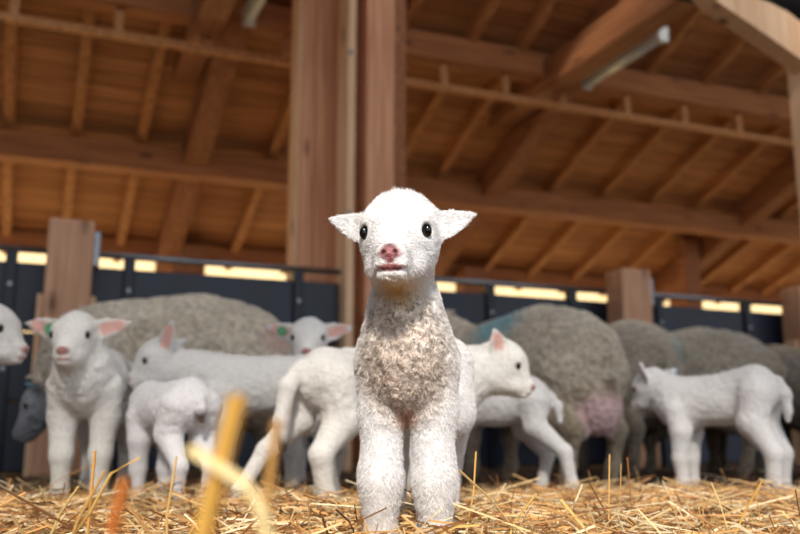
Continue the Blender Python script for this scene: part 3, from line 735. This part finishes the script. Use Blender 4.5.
# ------------------------------------------------------------------ ewes
def ewe(label, loc, yaw, S=1., head=(.62, 0, .78), hyaw=0., hpitch=15., coat=(.60, .55, .48), marks=(), udder=False, tagm=None, res=.011, headcol=None, tail=True):
    root = empty('sheep', (loc[0], loc[1], 0), R(yaw)); tag(root, label, 'sheep', 'grown sheep'); root.scale = (S, S, S)
    H = np.array(head, float); Rm = rotm(hyaw, hpitch); hp = lambda x, y, z: H + Rm @ np.array((x, y, z), float)
    g = Sculpt((-.62, -.36, -.01), (1.0, .36, 1.05), res); E = g.ell
    E((.22, 0, .50), (.25, .20, .24), k=.1)
    E((.02, 0, .505), (.32, .235, .25), k=.1)
    E((-.24, 0, .515), (.25, .215, .235), k=.1)
    E((-.36, 0, .50), (.16, .18, .20), k=.1); E((-.14, 0, .57), (.26, .16, .20), k=.1)
    g.cone((.25, 0, .645), .07, (-.1, 0, .68), .08, k=.1)
    nb = np.array((.36, 0, .56)); nt_ = hp(-.05, 0, -.03)
    g.chain([(*nb, .15), (*((nb + nt_) / 2), .115), (*nt_, .082)], k=.08)
    for sy in (1, -1):
        g.chain([(.28, sy * .12, .42, .10), (.25, sy * .125, .33, .065), (.26, sy * .12, .20, .036), (.255, sy * .12, .07, .026), (.275, sy * .12, .03, .032)], k=.04)
        g.chain([(-.32, sy * .12, .46, .15), (-.30, sy * .14, .34, .095), (-.42, sy * .13, .235, .042), (-.39, sy * .13, .08, .027), (-.37, sy * .13, .03, .032)], k=.04)
    if tail: g.chain([(-.50, 0, .62, .035), (-.535, 0, .54, .035), (-.53, 0, .45, .022)], k=.03)
    if udder:
        E((-.43, 0, .33), (.115, .105, .125), k=.02)
        g.cone((-.42, .06, .26), .03, (-.43, .075, .20), .015, k=.02); g.cone((-.42, -.06, .26), .03, (-.43, -.075, .20), .015, k=.02)
    E(hp(0, 0, 0), (.095, .075, .075), Rm, .04); g.cone(hp(.04, 0, -.01), .062, hp(.165, 0, -.03), .038, k=.04); g.cone(hp(.0, 0, -.05), .05, hp(.14, 0, -.055), .028, k=.04)
    ears = []
    for sy in (1, -1):
        b = hp(-.03, sy * .06, .02); d = Rm @ nrm((-.25, sy, .15)); f = Rm @ nrm((.9, sy * .2, -.3)); f = nrm(f - (f @ d) * d)
        g.leaf(b, d, f, .15, .035, .014, .25, k=.02); ears.append((b, d, f))
    V, Q = g.mesh(); V = smooth_v(V, Q, 2, .4); N = vnormals(V, Q)
    headw = np.clip(1 - np.linalg.norm((V - hp(.06, 0, -.02)) / .2, axis=1) , 0, 1); headw = np.clip(headw * 4, 0, 1)
    legw = np.clip((.30 - V[:, 2]) / .06, 0, 1)
    woolw = (1 - headw) * (1 - legw)
    C = np.tile(np.array(lin(coat)[:3]), (len(V), 1))
    n1 = fbm(V * 9, 3); n2 = fbm(V * 34 + 4, 3)
    C = C * (1 - .55 * np.clip(n1 - .35, 0, 1)[:, None] * np.array([.9, 1.0, 1.2])) * (.78 + .4 * n2[:, None])
    bl = np.clip((.46 - V[:, 2]) / .2, 0, 1)[:, None]
    C = C * (1 - bl * .3 * np.array([.8, 1, 1.2]))               # belly wool darker and browner towards the bottom
    hc = np.array(lin(headcol or (.62, .60, .58))[:3]); C = C * (1 - headw[:, None]) + hc * headw[:, None]
    C = C * (1 - legw[:, None] * .35)
    for c_, r_, col, amt in marks:
        w = np.clip((1 - np.linalg.norm((V - np.array(c_)) / np.array(r_), axis=1)) / .6 - .5 * n2 + .2, 0, 1)[:, None] * amt
        C = C * (1 - w) + np.array(lin(col)[:3]) * w
    if udder:
        C = paint(C, V, (-.43, 0, .31), (.14, .125, .135), (.99, .84, .84), .16)
        C = paint(C, V, (-.50, 0, .40), (.07, .06, .10), (.55, .40, .34), .8)
    if udder: woolw = woolw * np.clip((np.linalg.norm((V - np.array((-.42, 0, .32))) / np.array((.15, .125, .15)), axis=1) - .85) / .15, 0, 1)
    V = V + N * (((n2 - .5) * .016 + (fbm(V * 60, 2) - .5) * .010) * woolw)[:, None]
    put_mesh('body', V, Q, np.clip(C, 0, 1), M['wool'], root)
    for sy in (1, -1): eye(root, hp(.055, sy * .066, .012), .013, Rm @ rotm(sy * 60, 0))
    if tagm:
        for i in (0, 1):
            b, d, f = ears[i]; eartag(root, b + d * .08 + f * .016, f, d, tagm[i], .024)
    return root

WOOL = (.95, .89, .80)
BLUE = (.30, .72, .76)
ewe('large woolly grey-brown ewe at the left behind the lambs, head lowered', (-.93, 3.62), 188, S=.96, head=(.50, -.06, .36), hpitch=50, hyaw=-10, coat=WOOL, tagm=(M['tag_blue'], M['tag_yellow']),
    marks=[((-.44, .12, .58), (.12, .12, .10), (.86, .66, .62), .6)], headcol=(.74, .75, .78))
ewe('woolly ewe with a blue back mark and a pink udder, rump towards us', (.555, 3.98), 124, S=.95, head=(.62, .16, .80), hyaw=5, coat=(.95, .89, .80), udder=True,
    marks=[((.04, .12, .70), (.24, .17, .15), (.50, .76, .80), .9)], headcol=(.66, .63, .60))
ewe("grey ewe mostly hidden just right of the blue-marked ewe, above the right-hand lamb's head", (1.21, 5.0), 102, S=1.03, head=(.5, .1, .50), hpitch=40, coat=(.80, .75, .68), marks=[((-.40, -.08, .60), (.12, .14, .10), BLUE, .9)])
ewe('rounded grey ewe standing behind the back of the right-hand lamb', (1.47, 4.75), 138, S=.95, head=(.55, .1, .40), hpitch=40, coat=(.82, .78, .71), marks=[((.36, .10, .64), (.16, .2, .08), BLUE, .8)])
ewe('dark grey ewe behind the rump of the right-hand lamb', (2.02, 5.15), 150, S=.89, head=(.55, 0, .36), hpitch=40, coat=(.68, .61, .53))
ewe('dark grey ewe cut off by the right edge', (2.28, 4.55), 168, S=.83, head=(.60, -.1, .42), hpitch=40, coat=(.70, .66, .62))

# ------------------------------------------------------------------ straw
STR = [(.86, .71, .48), (.93, .81, .60), (.78, .59, .36), (.97, .90, .76), (.66, .45, .26), (.88, .68, .42), (.56, .37, .20)]
def straws(name, specs, parent=None):
    """specs: list of (points, width, colour); each stalk is a flattened tube of 5 sides"""
    Vv = []; F = []; Cc = []
    for pts, w, c in specs:
        b = len(Vv); n = 4; k = len(pts)
        for i, p in enumerate(pts):
            p = Vector(p); d = (Vector(pts[min(i + 1, k - 1)]) - Vector(pts[max(i - 1, 0)])).normalized()
            a = d.orthogonal().normalized(); e = d.cross(a)
            for j in range(n):
                t = 2 * math.pi * j / n
                Vv.append(tuple(p + a * math.cos(t) * w * .5 + e * math.sin(t) * w * .3)); Cc.append(c)
        for i in range(k - 1):
            for j in range(n): F.append((b + i * n + j, b + i * n + (j + 1) % n, b + (i + 1) * n + (j + 1) % n, b + (i + 1) * n + j))
        F.append(tuple(range(b + n - 1, b - 1, -1))); F.append(tuple(range(b + (k - 1) * n, b + k * n)))
    me = bpy.data.meshes.new(name); me.from_pydata(Vv, [], F)
    at = me.color_attributes.new('marking', 'FLOAT_COLOR', 'POINT')
    at.data.foreach_set('color', np.array([lin(c) for c in Cc], np.float32).ravel())
    me.materials.append(M['straw']); o = bpy.data.objects.new(name, me); COL.objects.link(o)
    if parent: o.parent = parent
    return o

def mound(x, y):
    v = .030 + .018 * math.exp(-((y - 1.9) / .6) ** 2) + .014 * math.sin(x * 5.1 + 1.3) * math.cos(y * 3.7 + .4) + .008 * math.sin(x * 13 + y * 9)
    return max(v, .004)
specs = []
for i in range(38000):
    y = .85 * (8.0 ** (rnd.random() ** 1.15)); x = rnd.uniform(-1, 1) * (.52 * y + .25)
    if y > 5.1: continue
    if y > 2.5 and rnd.random() < (y - 2.5) * 1.1: continue
    L_ = rnd.uniform(.02, .09) if rnd.random() < .86 else rnd.uniform(.1, .2)
    az = rnd.uniform(0, 2 * math.pi); up = rnd.gauss(0, .16)
    if rnd.random() < .05: up = rnd.uniform(.3, 1.1)
    base = mound(x, y) * rnd.random() ** .6 + .004
    dx, dy, dz = math.cos(az) * math.cos(up), math.sin(az) * math.cos(up), abs(math.sin(up))
    if up > .6: L_ = min(L_, .07)
    p0 = (x, y, base); mid = (x + dx * L_ * .5 + rnd.gauss(0, .004), y + dy * L_ * .5 + rnd.gauss(0, .004), base + dz * L_ * .5 + rnd.uniform(0, .006)); p1 = (x + dx * L_, y + dy * L_, base + dz * L_)
    c = rnd.choice(STR); k = rnd.uniform(.8, 1.08); specs.append(([p0, mid, p1], rnd.uniform(.0014, .0040), tuple(min(1, v * k) for v in c)))
o = straws('straw_bedding', specs); o['kind'] = 'stuff'; tag(o, 'loose golden straw bedding covering the barn floor', 'straw')

# single stalks that stand out (start, bend.., end in metres; width; colour; label)
stalks = [
    ([(-.118, .44, .0), (-.088, .427, .150), (-.0745, .42, .203)], .0112, (.90, .70, .34), 'broad golden stalk standing tall and out of focus in front of the small lamb'),
    ([(-.0975, .425, .179), (-.084, .42, .172), (-.070, .415, .164), (-.0615, .415, .152), (-.056, .42, .125), (-.054, .43, .01)], .0060, (.98, .90, .68), 'pale bent stalk crossing the broad golden stalk'),
    ([(-.078, .475, .0), (-.068, .465, .14), (-.061, .455, .193)], .0056, (.86, .66, .38), 'blurred stalk standing right of the broad golden stalk'),
    ([(-.172, .50, .0), (-.154, .49, .12), (-.1455, .49, .163)], .0062, (.80, .46, .18), 'short orange stalk leaning right at the lower left'),
    ([(-.40, 1.10, .05), (-.36, 1.08, .10), (-.335, 1.07, .145), (-.30, 1.06, .163)], .0045, (.90, .74, .44), 'long thin stalk arching up to the right in front of the left lamb'),
    ([(-.375, 1.12, .05), (-.372, 1.12, .17)], .0040, (.84, .62, .32), 'thin upright stalk rising where the arching stalk starts'),
    ([(-.46, 1.2, .03), (-.435, 1.19, .09), (-.41, 1.18, .125)], .0035, (.90, .78, .50), 'short slanting stalk in front of the hooves of the left lamb'),
    ([(-.36, 1.0, .05), (-.345, 1.0, .10), (-.32, 1.0, .15)], .0035, (.82, .64, .36), 'slender stalk leaning right near the orange stalk'),
    ([(-.26, 1.05, .05), (-.263, 1.05, .10), (-.255, 1.05, .165)], .0028, (.88, .72, .42), 'fine upright stalk in front of the smallest lamb'),
    ([(.02, 1.18, .05), (.07, 1.18, .075), (.10, 1.17, .078)], .0035, (.92, .78, .46), 'stalk lying across in front of the right foreleg of the front lamb'),
    ([(.335, 1.5, .03), (.338, 1.5, .09), (.342, 1.5, .16)], .0042, (.86, .68, .40), 'tall upright stalk in the straw below the udder ewe'),
    ([(.353, 1.5, .05), (.357, 1.5, .10), (.360, 1.5, .145)], .0032, (.78, .60, .36), 'thinner stalk beside the tall upright one at the right'),
    ([(.10, 1.45, .03), (.115, 1.45, .10), (.120, 1.45, .165)], .0042, (.90, .72, .40), 'upright stalk just right of the front lamb'),
    ([(.145, 1.3, .03), (.16, 1.3, .07), (.19, 1.29, .11)], .0048, (.94, .80, .48), 'bright stalk leaning right under the profile lamb'),
    ([(.27, 1.25, .03), (.245, 1.25, .07), (.215, 1.24, .105)], .0048, (.95, .82, .52), 'bright stalk leaning left right of the front lamb'),
    ([(.475, 1.35, .03), (.50, 1.35, .08), (.525, 1.34, .125)], .0050, (.90, .70, .36), 'broad golden stalk leaning right under the right-hand lamb'),
    ([(.53, 1.5, .03), (.515, 1.5, .09), (.505, 1.5, .115)], .0035, (.92, .80, .54), 'thin stalk leaning left under the right-hand lamb'),
    ([(.45, 1.8, .03), (.447, 1.8, .09), (.445, 1.8, .15)], .0045, (.62, .40, .20), 'brown upright stalk in front of the right-hand lamb'),
    ([(.60, 1.3, .03), (.56, 1.3, .06), (.53, 1.29, .085)], .0040, (.94, .84, .58), 'stalk leaning left near the right edge'),
]
for pts, w, c, lb in stalks:
    b = Vector(pts[0]); o = straws('straw_stalk', [([tuple(Vector(p) - b) for p in pts], w, c)])
    o.location = b; tag(o, lb, 'straw stalk', 'single straw stalks')

# ------------------------------------------------------------------ light
w = bpy.data.worlds.new('sky'); sc.world = w; w.use_nodes = True
bg = w.node_tree.nodes['Background']; bg.inputs[0].default_value = (.86, .93, 1.0, 1); bg.inputs[1].default_value = 1.3
sun = bpy.data.lights.new('sun', 'SUN'); sun.energy = 4.6; sun.angle = R(6); sun.color = (1, .93, .82)
so = bpy.data.objects.new('sun', sun); COL.objects.link(so)
dv = barn(.35, .85, 0).normalized() * math.cos(R(41)) + Vector((0, 0, -math.sin(R(41))))
so.rotation_euler = dv.to_track_quat('-Z', 'Y').to_euler(); so.location = (-4, -6, 9)

# ------------------------------------------------------------------ camera
cam = bpy.data.cameras.new('camera'); co = bpy.data.objects.new('camera', cam); COL.objects.link(co)
cam.sensor_width = 36; cam.lens = 40.5; co.location = (0, 0, .183)
co.rotation_euler = (R(90) + math.atan(173 / 900), 0, 0)
cam.clip_start = .02
cam.dof.use_dof = True; cam.dof.focus_distance = 1.27; cam.dof.aperture_fstop = 3.6
sc.camera = co
